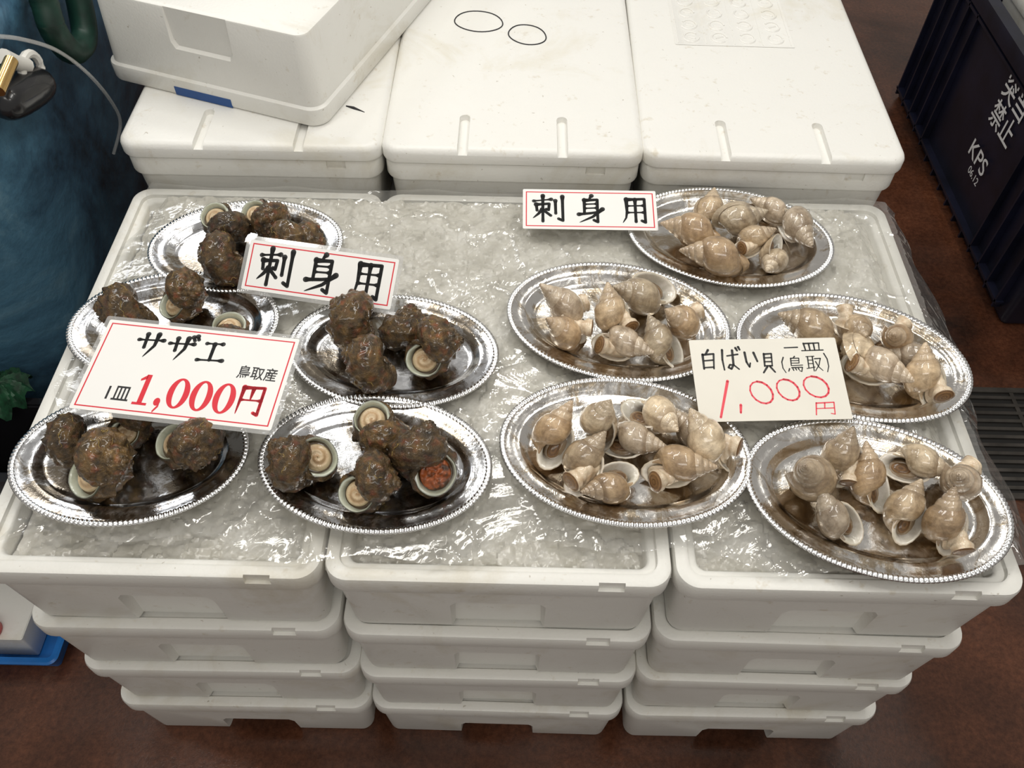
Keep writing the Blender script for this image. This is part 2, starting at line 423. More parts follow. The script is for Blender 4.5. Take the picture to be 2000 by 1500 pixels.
for j in range(ny+1):
    v=j/ny
    for i in range(nx+1):
        u=i/nx; 
        xl=-.632+.014*math.sin(v*9)+.010*math.sin(v*31); xr=.70+.022*math.sin(v*11+1)+.01*math.sin(v*37)
        x=xl+(xr-xl)*u
        yf=.485+.015*math.sin(u*14)+.01*math.sin(u*41)-.02*sstep(.75,1,u)
        yb=1.186-.010*abs(math.sin(u*17))
        y=yf+(yb-yf)*v
        vs.append((x,y,filmz(x,y)))
for j in range(ny):
    for i in range(nx):
        a=j*(nx+1)+i; fs.append((a,a+1,a+nx+2,a+nx+1))
film=link('plastic_film',mk('plastic_film',vs,fs,M_film,True,None))
tag(film,'wrinkled clear plastic film spread over the crushed ice','plastic film')

# ---------------------------------------------------------------- platters
PZ=RZ+.0125
def platter_meshes(a,b,mat,tagn):
    NS=160
    prof=[(.0005,.0150),(.003,.0165),(.008,.0165),(.012,.0150),(.020,.0142),(.026,.0140),(.029,.0125),(.036,.0055),(.040,.0030),(.046,.0024)]
    vs=[];fs=[];rings=0
    def ring(A,B,z):
        nonlocal rings
        for i in range(NS):
            t=2*PI*i/NS; vs.append((A*math.cos(t),B*math.sin(t),z))
        rings+=1
    ring(.02,.012,.0003); ring(a-.045,b-.045,0); ring(a-.038,b-.038,.0022); ring(a-.031,b-.031,.0105); ring(a-.027,b-.027,.0124); ring(a-.003,b-.003,.0135)
    for d,z in prof: ring(a-d,b-d,z)
    for f in (.75,.5,.25,.05): ring((a-.046)*f,(b-.046)*f,.0024-.0004*(1-f))
    for k in range(rings-1):
        for i in range(NS):
            j=(i+1)%NS; fs.append((k*NS+i,k*NS+j,(k+1)*NS+j,(k+1)*NS+i))
    fs.append(tuple(reversed(range(NS)))); fs.append(tuple(range((rings-1)*NS,rings*NS)))
    dish=mk('dish_'+tagn,vs,fs,mat,True,50)
    K=4000; P=[(a*math.cos(2*PI*i/K),b*math.sin(2*PI*i/K)) for i in range(K+1)]
    cum=[0]
    for i in range(K): cum.append(cum[-1]+math.dist(P[i],P[i+1]))
    nb=int(cum[-1]/.0062); S=6; tot=nb*S; vs=[];fs=[];q=0;C=8
    for i in range(tot):
        t=cum[-1]*i/tot
        while cum[q+1]<t: q+=1
        f=(t-cum[q])/(cum[q+1]-cum[q]); th=2*PI*(q+f)/K
        n=Vector((b*math.cos(th),a*math.sin(th),0)).normalized(); p=Vector((a*math.cos(th),b*math.sin(th),.0158))-n*.0040
        m=.28+.72*abs(math.sin(PI*i/S))
        for j in range(C):
            w=2*PI*j/C; vs.append(p+n*(.0048*math.cos(w)*(.85+.15*m))+Vector((0,0,.0030*math.sin(w)*m)))
    for i in range(tot):
        for j in range(C):
            k=(j+1)%C; i2=(i+1)%tot; fs.append((i*C+j,i2*C+j,i2*C+k,i*C+k))
    rim=mk('beaded_rim_'+tagn,vs,fs,M_rim,True,None)
    return dish,rim
pmT=platter_meshes(.155,.108,M_dishT,'small'); pmW=platter_meshes(.169,.119,M_dishW,'large')
plats=[('L1',482,480,5,'T','silver oval platter of turban shells farthest back on the left, by the lids'),
('L2',341,634,3,'T','silver oval platter half hidden behind the printed price card'),
('L3',768,684,-6,'T','silver oval platter of turban shells in front of the tilted red-bordered card'),
('L4',256,889,3,'T','silver oval platter of turban shells in the front left corner'),
('L5',733,902,-6,'T','silver oval platter with four turban shells, front centre left'),
('R1',1424,462,-9,'W','silver oval platter of whelks farthest back, right of the upper card'),
('R2',1206,626,-10,'W','silver oval platter of whelks in the middle, left of the handwritten card'),
('R3',1663,695,-15,'W','silver oval platter of whelks right behind the handwritten price card'),
('R4',1220,878,-6,'W','silver oval platter of whelks below the handwritten card, front centre right'),
('R5',1710,970,-12,'W','silver oval platter of whelks in the front right corner')]
PL={}
for key,px,py,rz,k,lab in plats:
    p=at(px,py,PZ+.012); rt=empty('oval_platter',(p.x,p.y,PZ),R_(rz))
    dm,rm=pmT if k=='T' else pmW
    link('dish',dm,rt); link('beaded_rim',rm,rt)
    tag(rt,lab,'platter','oval platters on the ice'); PL[key]=rt

# ---------------------------------------------------------------- shells
def lerp(a,b,t): return [a[i]+(b[i]-a[i])*t for i in range(3)]
WP={1:(1.52,.42,1.98,.57,.94,(.40,.29,.17),(.66,.55,.40)),2:(1.46,.39,2.16,.54,.92,(.35,.28,.20),(.58,.51,.42)),3:(1.58,.43,1.98,.58,.96,(.48,.38,.25),(.74,.66,.52)),4:(1.52,.41,2.08,.56,.90,(.30,.20,.11),(.56,.43,.28))}
def shell_parts(kind,seed):
    rnd=random.Random(seed)
    if kind=='turban': W,R,T,ax,az,turns=1.78,.42,1.20,.58,.62,4.4; seg,nth=80,68
    else:
        W,R,T,ax,az,clo,chi=WP[seed]; turns=6.4; seg,nth=40,56
    k=math.log(W)/(2*PI); L=T+az
    off=Vector((seed*3.1,seed*1.7,seed*.9))
    def raw2loc(p):
        return Vector(((p[2]+L/2)/L,-(p[0]-.13)/L,p[1]/L))
    def surf(ph,th,inner=1.0,disp=True):
        s=math.exp(k*ph); m=inner
        ct,st=math.cos(th),math.sin(th)
        if disp:
            q=Vector((math.cos(ph)*2.2,math.sin(ph)*2.2,ph*.5))+Vector((0,0,st*1.2))+off
            if kind=='turban':
                fade=1-.8*sstep(-.25,0,ph)
                kn=max(0,math.cos(ph*8+seed))**2
                m+=fade*(.22*kn*math.exp(-((th-.95)/.20)**2)+.13*kn*math.exp(-((th-.05)/.17)**2))
                m+=fade*.042*math.sin(th*11+.6*noise.noise(q*1.5))*(.45+.55*math.sin(ph*24+2*th))
                m+=fade*(.060*noise.fractal(q*2.3,1,2,4)+.028*noise.noise(q*8))
                m+=.022*math.sin(ph*40+4*st)
            else:
                m+=.010*math.sin(th*17)+.007*math.sin(ph*23+2*st)+.02*noise.noise(q*1.1)
        if kind=='whelk' and ph>-.7: m*=1+.15*((ph+.7)/.7)**2
        if kind=='turban': m*=1+.06*sstep(-2.5,-.8,ph)-.22*sstep(-.50,0,ph)
        x=s*(R+ax*m*ct); z=s*(-T+az*m*st*(1 if st>0 or kind=='turban' else 1.02))
        return (x*math.cos(ph),x*math.sin(ph),z)
    nph=int(turns*seg); vs=[];cs=[];fs=[]
    for i in range(nph+1):
        ph=-2*PI*turns*(1-i/nph)
        for j in range(nth):
            th=2*PI*j/nth-PI; p=surf(ph,th); vs.append(raw2loc(p))
            q=Vector(p)*2.3+off
            if kind=='turban':
                n=.5+.5*noise.fractal(q*1.8,1,2,4); n2=.5+.5*noise.noise(q*2.3+Vector((9,3,1)))
                c=lerp((.016,.013,.008),(.115,.085,.038),n); c=lerp(c,(.15,.048,.028),max(0,(n2-.57)*2.6)); 
                st_=.5+.5*math.sin(th*11); c=lerp(c,(.20,.16,.07),.22*max(0,st_-.35)*(1+noise.noise(q*3)))
            else:
                n=.5+.5*noise.noise(q*.8); c=lerp(clo,chi,n)
                g=.5+.5*math.sin(th*17); c=lerp(c,[x*.82 for x in c],.6*g)
                su=max(0,math.sin(th)-.5)/.5; c=lerp(c,(.18,.12,.07),.6*su)
                gl=max(0,noise.noise(Vector((ph*4,seed*2.0,0)))); c=lerp(c,(.23,.155,.09),.65*gl)
                if ph<-2*PI: c=lerp(c,(.60,.54,.45),.3)
            cs.append(c)
    for i in range(nph):
        for j in range(nth):
            a=i*nth+j; b=i*nth+(j+1)%nth; fs.append((a,b,b+nth,a+nth))
    parts=[('shell',mk(kind+'_shell',vs,fs,M_turban if kind=='turban' else M_whelk,True,None,cs))]
    vs=[];cs=[];fs=[];path=[(0,1.0),(.035,.98),(.045,.94),(.03,.90),(-.05,.87),(-.2,.86),(-.5,.84),(-.9,.82),(-1.3,.80)]
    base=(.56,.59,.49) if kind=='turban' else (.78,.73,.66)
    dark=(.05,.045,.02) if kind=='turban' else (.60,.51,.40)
    for a,(ph,m) in enumerate(path):
        for j in range(nth):
            th=2*PI*j/nth-PI
            s=Vector(surf(0,th,1.0)) if kind=='turban' else Vector(surf(min(ph,0),th,1.0))
            if kind=='turban':
                e=math.exp(k*ph); c0=Vector((R,0,-T)); d0=(s-c0)*m; rx=R+d0.x; 
                s=Vector((e*rx*math.cos(ph),e*rx*math.sin(ph),e*(-T+d0.z)))
            else:
                c0=math.exp(k*ph); cen=Vector((c0*R*math.cos(ph),c0*R*math.sin(ph),-c0*T)); e=math.exp(k*min(ph,0)); p0=min(ph,0)
                s=cen+(s-Vector((e*R*math.cos(p0),e*R*math.sin(p0),-e*T)))*m
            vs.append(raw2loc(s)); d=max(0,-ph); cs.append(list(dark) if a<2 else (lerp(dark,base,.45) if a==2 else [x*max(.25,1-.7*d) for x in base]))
    for a in range(len(path)-1):
        for j in range(nth):
            b=a*nth+j; c=a*nth+(j+1)%nth; fs.append((b,c,c+nth,b+nth))
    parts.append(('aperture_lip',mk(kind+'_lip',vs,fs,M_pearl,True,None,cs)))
    def disc(name,y0,rho,dome,colf,mat,nr=10,na=36,ex=ax,ez=az,cx=R,cz=-T,spiral=0,tilt=0,rough=0):
        vs=[];cs=[];fs=[]
        for r in range(nr+1):
            for a in range(na):
                q=rho*max(r/nr,.02); al=2*PI*a/na; rr=r/nr
                h=dome*(1-rr**2.2)+spiral*math.cos(2*PI*2.2*rr-al)*rr*(1-rr)*4
                if rough: h+=rough*noise.fractal(Vector((q*5*math.cos(al),q*5*math.sin(al),2)),1,2,3)
                if r==nr: h-=.05*rho
                vs.append(raw2loc((cx+q*ex*math.cos(al),y0+h+tilt*q*math.sin(al),cz+q*ez*math.sin(al)))); cs.append(colf(rr,al))
        for r in range(nr):
            for a in range(na):
                b=r*na+a; c=r*na+(a+1)%na; fs.append((b,c,c+na,b+na))
        fs.append(tuple(range(na)))
        return (name,mk(kind+'_'+name,vs,fs,mat,True,None,cs))
    AP=raw2loc((R,0,-T))
    if kind=='turban':
        parts.append(disc('body_flesh',-.16,.74,.03,lambda r,a:lerp((.12,.07,.02),(.03,.02,.01),max(0,(r-.75)*3)) if r>.75 else (.30,.19,.05),M_flesh))
        def oc(r,a):
            w=.5+.5*math.cos(2*PI*1.6*r-a); c=lerp((.68,.55,.38),(.40,.21,.08),w*.8*(1-r*.6)); 
            return lerp(c,(.62,.52,.36),max(0,r-.8)*4)
        parts.append(disc('operculum',-.08,.57,.11,oc,M_operc,14,40,spiral=.018))
        oc2=lambda r,a: lerp((.50,.13,.035),(.07,.035,.02),max(0,min(1,.30+1.3*noise.fractal(Vector((r*3*math.cos(a),r*3*math.sin(a),1)),1,2,3)+.5*(r*math.cos(a)))))
        orange=disc('operculum',-.09,.62,.10,oc2,M_operc,16,48,rough=.08)
        mb=MB()
        for w in range(9):
            ph=rnd.uniform(-5,-.6); th=rnd.uniform(-1.2,1.6); d=rnd.uniform(0,6.28); pts=[]
            for q in range(rnd.randint(8,16)):
                pts.append(raw2loc(Vector(surf(ph,th))*1.004)); d+=rnd.uniform(-1.0,1.1); ph+=.040*math.cos(d)*math.exp(-k*ph)**.6; th+=.065*math.sin(d); ph=min(ph,-.06)
            mb.tube(pts,.0055,5)
        me=mk('worm_tubes',mb.v,mb.f,M_worm,True,None,[(.30,.23,.09)]*len(mb.v))
        parts.append(('worm_tubes',me))
        return parts,orange,AP
    foot=[]
    pth=smoothpath([(R,-.40,-T),(R,.05,-T-.02),(R+.02,.32,-T-.10),(R+.04,.58,-T-.22),(R+.04,.78,-T-.38)],6)
    vs=[];cs=[];fs=[];na=28
    for i,p in enumerate(pth):
        t=i/(len(pth)-1); tn=(pth[min(i+1,len(pth)-1)]-pth[max(i-1,0)]).normalized(); a=Vector((1,0,0)); b=tn.cross(a).normalized()
        rx=.50-.16*math.sin(t*PI)-.03*t; rz=.80-.40*sstep(0,.75,t)
        for j in range(na):
            w=2*PI*j/na; wr=1+.06*math.sin(t*26+math.sin(w))+.16*noise.noise(Vector((math.cos(w)*1.5,math.sin(w)*1.5,t*4+seed)))
            vs.append(raw2loc(p+a*rx*wr*math.cos(w)+b*rz*wr*math.sin(w)))
            cs.append(lerp((.78,.68,.54),(.58,.43,.28),max(0,1.3*noise.noise(Vector((math.cos(w)*2,t*5,seed))))))
    for i in range(len(pth)-1):
        for j in range(na):
            x=i*na+j; y=i*na+(j+1)%na; fs.append((x,y,y+na,x+na))
    n0=(len(pth)-1)*na; fs.append(tuple(range(n0,n0+na)))
    foot.append(('foot',mk('whelk_foot',vs,fs,M_flesh,True,None,cs)))
    tn=(pth[-1]-pth[-2]).normalized(); a=Vector((1,0,0)); b=tn.cross(a).normalized(); vs=[];cs=[];fs=[]
    for r in range(9):
        for j in range(na):
            q=max(r/8,.03)*.45; w=2*PI*j/na; h=.07-.06*(r/8)**3+.008*math.sin(r*2.6)
            if r==8: h=-.01
            vs.append(raw2loc(pth[-1]+tn*h+a*q*math.cos(w)+b*q*.88*math.sin(w))); rg=.5+.5*math.sin(r*2.4)
            cs.append(lerp((.15,.075,.03),(.33,.19,.08),rg))
    for r in range(8):
        for j in range(na):
            x=r*na+j; y=r*na+(j+1)%na; fs.append((x,y,y+na,x+na))
    fs.append(tuple(range(na)))
    foot.append(('operculum',mk('whelk_operculum',vs,fs,M_operc,True,None,cs)))
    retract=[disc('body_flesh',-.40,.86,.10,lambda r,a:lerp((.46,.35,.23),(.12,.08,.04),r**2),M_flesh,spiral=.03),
             disc('operculum',-.30,.42,.05,lambda r,a:lerp((.24,.13,.05),(.12,.06,.02),.5+.5*math.sin(r*12)),M_operc,cz=-T-.15)]
    return parts,foot,retract,AP
turb=[shell_parts('turban',s) for s in (1,2,3)]
whel=[shell_parts('whelk',s) for s in (1,2,3,4)]
FLOORZ=PZ+.0026
def place(name,meshes,px,py,L,av,fv,lab,cat,grp,dz=0,anchor=None):
    X=Vector((av[0],-av[1]*1.2,av[2])); Z=Vector((fv[0],-fv[1]*1.2,fv[2])).normalized()
    X=(X-Z*X.dot(Z)).normalized(); Y=Z.cross(X)
    Rm=Matrix((X,Y,Z)).transposed()
    mz=min((Rm@v.co).z for m in meshes[:1] for v in m[1].vertices)*L
    if len(meshes)>2 and meshes[-2][0]=='foot':
        mz=min(mz,min((Rm@v.co).z for v in meshes[-2][1].vertices)*L)
    cz=FLOORZ-mz-.001+dz
    if anchor is None: p=at(px,py,cz)
    else:
        o=(Rm@anchor)*L; q=at(px,py,cz+o.z); p=q-o
    rt=link(name,None); rt.empty_display_size=.02
    rt.matrix_world=Matrix.Translation(p)@Rm.to_4x4()@Matrix.Scale(L,4)
    for pn,me in meshes: link(pn,me,rt)
    tag(rt,lab,cat,grp); return rt
TS=1.10; WS=1.10
T=[
(420,422,.078,(0,.9,-.5),(.05,.30,1),0,0,'turban shell standing mouth up at the back left of the rearmost left platter',.006,1),
(497,416,.076,(.3,1,-.1),(-.1,.30,1),1,0,'turban shell with tilted mouth beside the upright one on the rearmost left platter',.004,1),
(586,462,.080,(1,.1,.0),(.2,-.9,.2),2,0,'rough reddish turban shell with mouth turned away, right end of the rearmost left platter',0,0),
(436,504,.082,(-.9,.3,.0),(.3,-.9,-.2),1,0,'rough brown turban shell with spines in front on the rearmost left platter',0,0),
(246,608,.086,(-1,.1,.0),(0,-1,.0),2,0,'dark flat-lying turban shell left of the platter behind the price card',0,0),
(336,594,.078,(1,.1,.0),(-.45,.35,.9),0,0,'turban shell showing a cream lid to the left, behind the price card',0,1),
(448,636,.078,(-.6,.8,-.1),(.2,.1,1),1,0,'turban shell with pearly mouth up, just above the price card corner',0,1),
(690,625,.086,(-.6,-.6,.0),(.4,-.6,-.4),1,0,'brown spiny turban shell, back left of the platter below the tilted card',.0,0),
(792,638,.070,(.3,-.9,.0),(.2,-.5,-.5),2,0,'reddish-brown turban shell, back middle of the platter below the tilted card',0,0),
(722,706,.080,(-.8,.3,.0),(.3,-.9,.0),0,0,'dark triangular turban shell, front left of the platter below the tilted card',0,0),
(828,702,.086,(1,-.1,.0),(-.2,.55,.85),1,0,'turban shell with cream lid facing forward, right on the platter below the tilted card',0,1),
(140,858,.070,(-1,.0,.0),(.3,-.7,-.2),2,0,'reddish turban shell back left on the front left platter',0,0),
(242,846,.070,(.9,-.4,-.1),(-.1,.35,1),0,0,'turban shell half tucked under the price card on the front left platter',0,1),
(338,862,.086,(.6,.9,.0),(-.25,.15,.95),1,0,'turban shell with mouth turned up and left, right end of the front left platter',0,1),
(168,932,.092,(1,.1,.0),(-.40,.40,.85),2,0,'large long turban shell with cream lid, nearest on the front left platter',0,1),
(620,893,.086,(-1,-.6,-.1),(.35,.40,.9),0,0,'turban shell with mouth facing right, left end of the front centre left platter',0,1),
(727,818,.082,(-.3,1,-.1),(.12,.25,1),2,0,'turban shell with mouth up at the back of the front centre left platter',0,1),
(850,925,.092,(.2,-1,-.1),(.05,.50,.9),1,1,'turban shell with an orange-red lid, right end of the front centre left platter',0,1),
(697,964,.080,(1,.15,.0),(-.25,.45,.9),0,0,'turban shell with cream lid facing left, nearest on the front centre left platter',0,1),
]
for px,py,L,av,fv,va,orr,lab,dz,anc in T:
    parts,orange,AP=turb[va]
    ms=list(parts)
    if orr: ms=[m for m in ms if m[0]!='operculum']+[orange]
    place('turban_shell',ms,px,py,L*TS,av,fv,lab,'shell','turban shells on the platters',dz,AP if anc else None)
P1='on the rearmost whelk platter'; P2='on the middle whelk platter'; P3='behind the handwritten card'; P4='on the front centre whelk platter'; P5='on the front right whelk platter'
Wk=[
(1385,402,.070,(.25,-1,.2),(0,-.3,-1),'B','pale whelk pointing to the back '+P1,.01),
(1345,450,.092,(-1,-.2,.0),(.2,-.8,-.3),'B','large banded whelk pointing left at the left end '+P1,0),
(1450,424,.082,(1,-.5,.0),(0,-.6,-.6),'B','tan whelk with smooth round back in the centre back '+P1,.008),
(1500,408,.070,(-1,-.5,.1),(.3,-.5,-.6),'B','small dark whelk against the back rim '+P1,.0),
(1556,448,.096,(.40,1,.0),(-.8,.2,.25),'B','whelk with pale ringed spire pointing forward at right '+P1,0),
(1475,468,.070,(1,-.3,.1),(-.35,.5,.8),'F','whelk with cream flesh out in the middle '+P1,.005),
(1390,500,.100,(-1,.08,.0),(.2,-.9,-.2),'B','long whelk lying across the front, spire left, '+P1,0),
(1512,502,.078,(-.8,.45,-.1),(.5,.2,.3),'B','pale round-backed whelk at the front right '+P1,0),
(1255,570,.098,(-1,-.10,.0),(.6,.4,.5),'A','largest striped whelk along the back rim '+P2,0),
(1098,592,.092,(-1,.35,.0),(.5,-.5,.4),'F','whelk with pale foot to the right, back left '+P2,0),
(1198,606,.082,(-.5,-.9,.1),(.4,.4,.6),'F','whelk with foot stretched forward in the very middle '+P2,.004),
(1104,642,.084,(-1,-.1,.0),(.7,.2,.6),'F','whelk with curled cream foot at the front left '+P2,0),
(1330,622,.084,(-1,.35,.0),(.6,-.3,.7),'F','whelk with brown disc at the right rim '+P2,.006),
(1292,664,.080,(-.6,-.8,.0),(.6,.3,.6),'A','smooth tan whelk with mouth to the right '+P2,0),
(1222,676,.086,(1,.35,.0),(-.4,.5,.75),'F','whelk with spire to the right, nearest '+P2,0),
(1578,638,.092,(-1,.1,.0),(.4,-.8,.2),'B','long ribbed whelk pointing left at the platter end '+P3,0),
(1668,640,.078,(-.1,1,-.2),(.1,-.4,.8),'F','whelk with brown disc up against the back rim '+P3,0),
(1750,655,.076,(-.8,.5,.0),(.6,-.3,.7),'F','whelk with brown disc reaching right '+P3,0),
(1668,676,.080,(.3,-.9,.0),(-.4,.0,-.5),'B','tan whelk, back up, right beside the card edge '+P3,0),
(1768,697,.072,(-.9,.3,.1),(.2,-.7,-.4),'B','small brown whelk in the middle right '+P3,.0),
(1722,722,.094,(.8,.45,.0),(-.5,.30,.7),'F','big pale whelk with foot pointing forward '+P3,0),
(1810,730,.086,(-.1,-1,.0),(.1,.55,.7),'F','smooth round whelk with white foot at front right '+P3,0),
(1088,842,.088,(.5,-.8,.0),(-.15,.7,.7),'A','round whelk with open dark mouth at the left '+P4,0),
(1172,826,.082,(.8,-.6,.1),(-.6,.5,.25),'B','tan whelk leaning on its neighbour at back left '+P4,.004),
(1278,812,.090,(.6,.85,.0),(-.3,-.5,.8),'A','whelk with cream mouth up at the back rim '+P4,.003),
(1240,864,.086,(1,.3,.0),(-.4,.1,.9),'A','small whelk with mouth up in the very centre '+P4,0),
(1146,898,.086,(.8,-.6,.0),(-.45,.35,.75),'F','whelk with thick white foot towards the left rim '+P4,0),
(1188,945,.080,(-1,.25,.0),(.4,.1,.9),'A','whelk with pale open mouth at the front left '+P4,0),
(1332,914,.088,(1,-.1,.0),(-.3,.75,.6),'F','tan whelk with disc pointing forward at front right '+P4,0),
(1384,856,.090,(-.9,-.5,.0),(.7,.0,.7),'F','whelk with foot over the right rim '+P4,0),
(1340,835,.066,(-.5,-.8,.0),(.3,-.5,-.5),'B','small dark-ringed whelk behind its right neighbour '+P4,0),
(1580,928,.092,(-.35,1,.0),(.1,-.8,.35),'B','whelk with ringed spire pointing forward at left '+P5,0),
(1650,888,.080,(.2,-1,.0),(-.1,.8,.5),'F','whelk with foot hanging forward at the back left '+P5,0),
(1702,926,.084,(-.15,-.9,.0),(.55,.3,.6),'A','pale smooth whelk, mouth to the right, centre left '+P5,0),
(1795,908,.080,(1,.35,.0),(-.6,.2,.8),'A','whelk with dark mouth facing left at the back '+P5,0),
(1874,934,.088,(-.9,.4,.0),(.7,-.3,.6),'F','tan whelk with foot over the right rim '+P5,0),
(1632,1004,.080,(-.5,-1,-.1),(.05,.8,.9),'A','round whelk with mouth facing forward at front left '+P5,0),
(1776,992,.078,(.5,-.9,-.1),(.05,.5,1),'A','whelk with dark brown lid in the centre '+P5,0),
(1854,1014,.086,(-.1,-1,.0),(.15,.75,.6),'F','whelk with large cream foot towards the nearest rim '+P5,0),
]
for i,(px,py,L,av,fv,k,lab,dz) in enumerate(Wk):
    parts,foot,ret,AP=whel[(i*3+i//4)%4]
    if k=='A': fv=(fv[0]*.75,fv[1]*.75+.12,1.0)
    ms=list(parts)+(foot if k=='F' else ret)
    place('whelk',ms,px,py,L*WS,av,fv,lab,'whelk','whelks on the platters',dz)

# ---------------------------------------------------------------- cards
G={
'刺':[[(6,22),(58,15)],[(13,33),(16,56)],[(13,35),(52,31),(50,54),(43,51)],[(33,2),(33,95)],[(31,52),(20,68),(4,84)],[(36,56),(56,74)],[(70,20),(71,66)],[(91,4),(92,92),(79,85)]],
'身':[[(52,0),(42,14)],[(27,15),(27,66)],[(27,17),(71,14),(71,95),(58,88)],[(29,31),(69,29)],[(29,46),(69,44)],[(8,68),(50,63),(78,58)],[(88,48),(55,76),(10,97)]],
'用':[[(20,10),(21,56),(17,78),(5,96)],[(20,12),(84,9),(84,94),(72,88)],[(22,35),(82,33)],[(22,59),(82,58)],[(51,11),(51,92)]],
'サ':[[(5,32),(95,27)],[(30,8),(33,60)],[(70,5),(68,50),(42,96)]],
'ザ':[[(5,34),(90,29)],[(28,12),(31,60)],[(64,8),(62,50),(38,96)],[(80,2),(87,15)],[(93,-3),(100,10)]],
'エ':[[(20,20),(80,17)],[(50,20),(50,82)],[(4,85),(97,80)]],
'白':[[(50,0),(36,20)],[(18,22),(21,94)],[(18,24),(80,20),(76,94)],[(22,54),(76,51)],[(22,88),(76,86)]],
'ば':[[(12,8),(9,50),(15,94)],[(34,34),(88,28)],[(62,10),(62,72),(50,90),(36,84),(44,72),(64,74),(88,92)],[(80,0),(87,12)],[(94,-4),(100,8)]],
'い':[[(14,12),(14,62),(28,88),(38,68)],[(74,14),(88,60)]],
'貝':[[(26,4),(26,66)],[(26,6),(72,4),(72,66)],[(26,25),(72,24)],[(26,44),(72,44)],[(26,64),(72,64)],[(42,68),(16,98)],[(58,68),(86,96)]],
'一':[[(0,50),(100,46)]],
'皿':[[(14,20),(18,82)],[(14,22),(86,18),(82,82)],[(38,22),(39,82)],[(61,20),(61,82)],[(0,86),(100,83)]],
'鳥':[[(50,0),(42,10)],[(26,12),(26,60)],[(26,12),(74,12),(73,44)],[(26,28),(73,28)],[(26,44),(73,44)],[(26,60),(92,58)],[(28,74),(90,72),(84,100),(72,94)],[(14,80),(8,96)],[(34,82),(38,92)],[(50,80),(54,90)],[(66,80),(70,88)]],
'取':[[(4,8),(54,6)],[(14,8),(14,78)],[(44,8),(44,98)],[(14,30),(44,30)],[(14,52),(44,52)],[(2,82),(52,74)],[(56,22),(92,20),(78,62),(52,98)],[(60,40),(76,74),(98,96)]],
'1':[[(75,0),(25,100)]],
',':[[(45,70),(30,100)]],
'円':[[(8,8),(4,96)],[(8,10),(92,6),(92,94),(74,88)],[(48,10),(46,50)],[(8,50),(90,48)]],
'(':[[(70,0),(40,30),(40,70),(70,100)]],
')':[[(30,0),(60,30),(60,70),(30,100)]],
}
G['0']=[[(50+42*math.cos(2*PI*i/14-1.6),50+46*math.sin(2*PI*i/14-1.6)) for i in range(16)]]
def strokes(mb,ch,x0,y0,w,h,pen,z,skew=0,brush=False):
    for st in G[ch]:
        P=[(x0+p[0]/100*w-skew*(p[1]/100)*h, y0-p[1]/100*h) for p in st]
        n=len(P)
        if brush:
            Q=[];W_=[]
            for i in range(n-1):
                d=math.dist(P[i],P[i+1]); m=max(3,int(d/(pen*.35)))
                for k in range(m): Q.append((P[i][0]+(P[i+1][0]-P[i][0])*k/m,P[i][1]+(P[i+1][1]-P[i][1])*k/m))
            Q.append(P[-1]); tot=len(Q)-1
            dx,dy=P[-1][0]-P[-2][0],P[-1][1]-P[-2][1]
            horiz=(n==2 and abs(dy)<abs(dx)*.4)
            sweep=(dx<0 and dy<0)
            for i in range(tot+1):
                t=i/tot
                if horiz: wv=.50+.55*math.exp(-(t/.10)**2)+.70*math.exp(-((1-t)/.12)**2)
                elif sweep: wv=1.15*(1-t)**.6*.85+.14+.25*math.exp(-(t/.1)**2)
                else: wv=.90+.40*math.exp(-(t/.10)**2)-.12*t+.12*math.exp(-((1-t)/.1)**2)
                W_.append(pen*wv)
            P,ws,n=Q,W_,len(Q)
        else:
            ws=[pen*(1.12-.42*(i/(n-1))) for i in range(n)]
            if n==2: 
                hz=abs(P[1][1]-P[0][1])<abs(P[1][0]-P[0][0])*.4
                ws=[pen*.75,pen*.85] if hz else [pen*1.15,pen*.9]
        for i in range(n):
            r=ws[i]/2; b=len(mb.v)
            for j in range(10): mb.v.append(Vector((P[i][0]+r*math.cos(PI*j/5),P[i][1]+r*math.sin(PI*j/5),z)))
            mb.f.append(tuple(range(b,b+10)))
        for i in range(n-1):
            d=Vector((P[i+1][0]-P[i][0],P[i+1][1]-P[i][1],0))
            if d.length<1e-7: continue
            nn=Vector((-d.y,d.x,0)).normalized()
            a=Vector((P[i][0],P[i][1],z)); c=Vector((P[i+1][0],P[i+1][1],z)); b=len(mb.v)
            mb.v+=[a-nn*ws[i]/2,c-nn*ws[i+1]/2,c+nn*ws[i+1]/2,a+nn*ws[i]/2]; mb.f.append((b,b+1,b+2,b+3))
def serif(mb,ch,x0,y0,w,h,z):
    def quad(*ps):
        b=len(mb.v); mb.v+=[Vector((x0+p[0]/100*w,y0-p[1]/100*h,z)) for p in ps]; mb.f.append(tuple(range(b,b+len(ps))))
    if ch=='0':
        n=32; b=len(mb.v)
        for i in range(n):
            a=2*PI*i/n; mb.v.append(Vector((x0+(.5+.50*math.cos(a))*w,y0-(.5+.50*math.sin(a))*h,z)))
        for i in range(n):
            a=2*PI*i/n; mb.v.append(Vector((x0+(.5+.22*math.cos(a))*w,y0-(.5+.43*math.sin(a))*h,z)))
        for i in range(n):
            j=(i+1)%n; mb.f.append((b+i,b+j,b+n+j,b+n+i))
    elif ch=='1':
        quad((36,0),(64,0),(64,93),(36,93)); quad((8,16),(42,0),(42,15),(10,23)); quad((10,92),(92,92),(92,100),(10,100))
    elif ch==',':
        b=len(mb.v)
        for i in range(14):
            a=2*PI*i/14; mb.v.append(Vector((x0+(.5+.45*math.cos(a))*w,y0-(.84+.13*math.sin(a))*h,z)))
        mb.f.append(tuple(range(b,b+14))); quad((92,86),(94,100),(40,120),(30,114),(66,98))
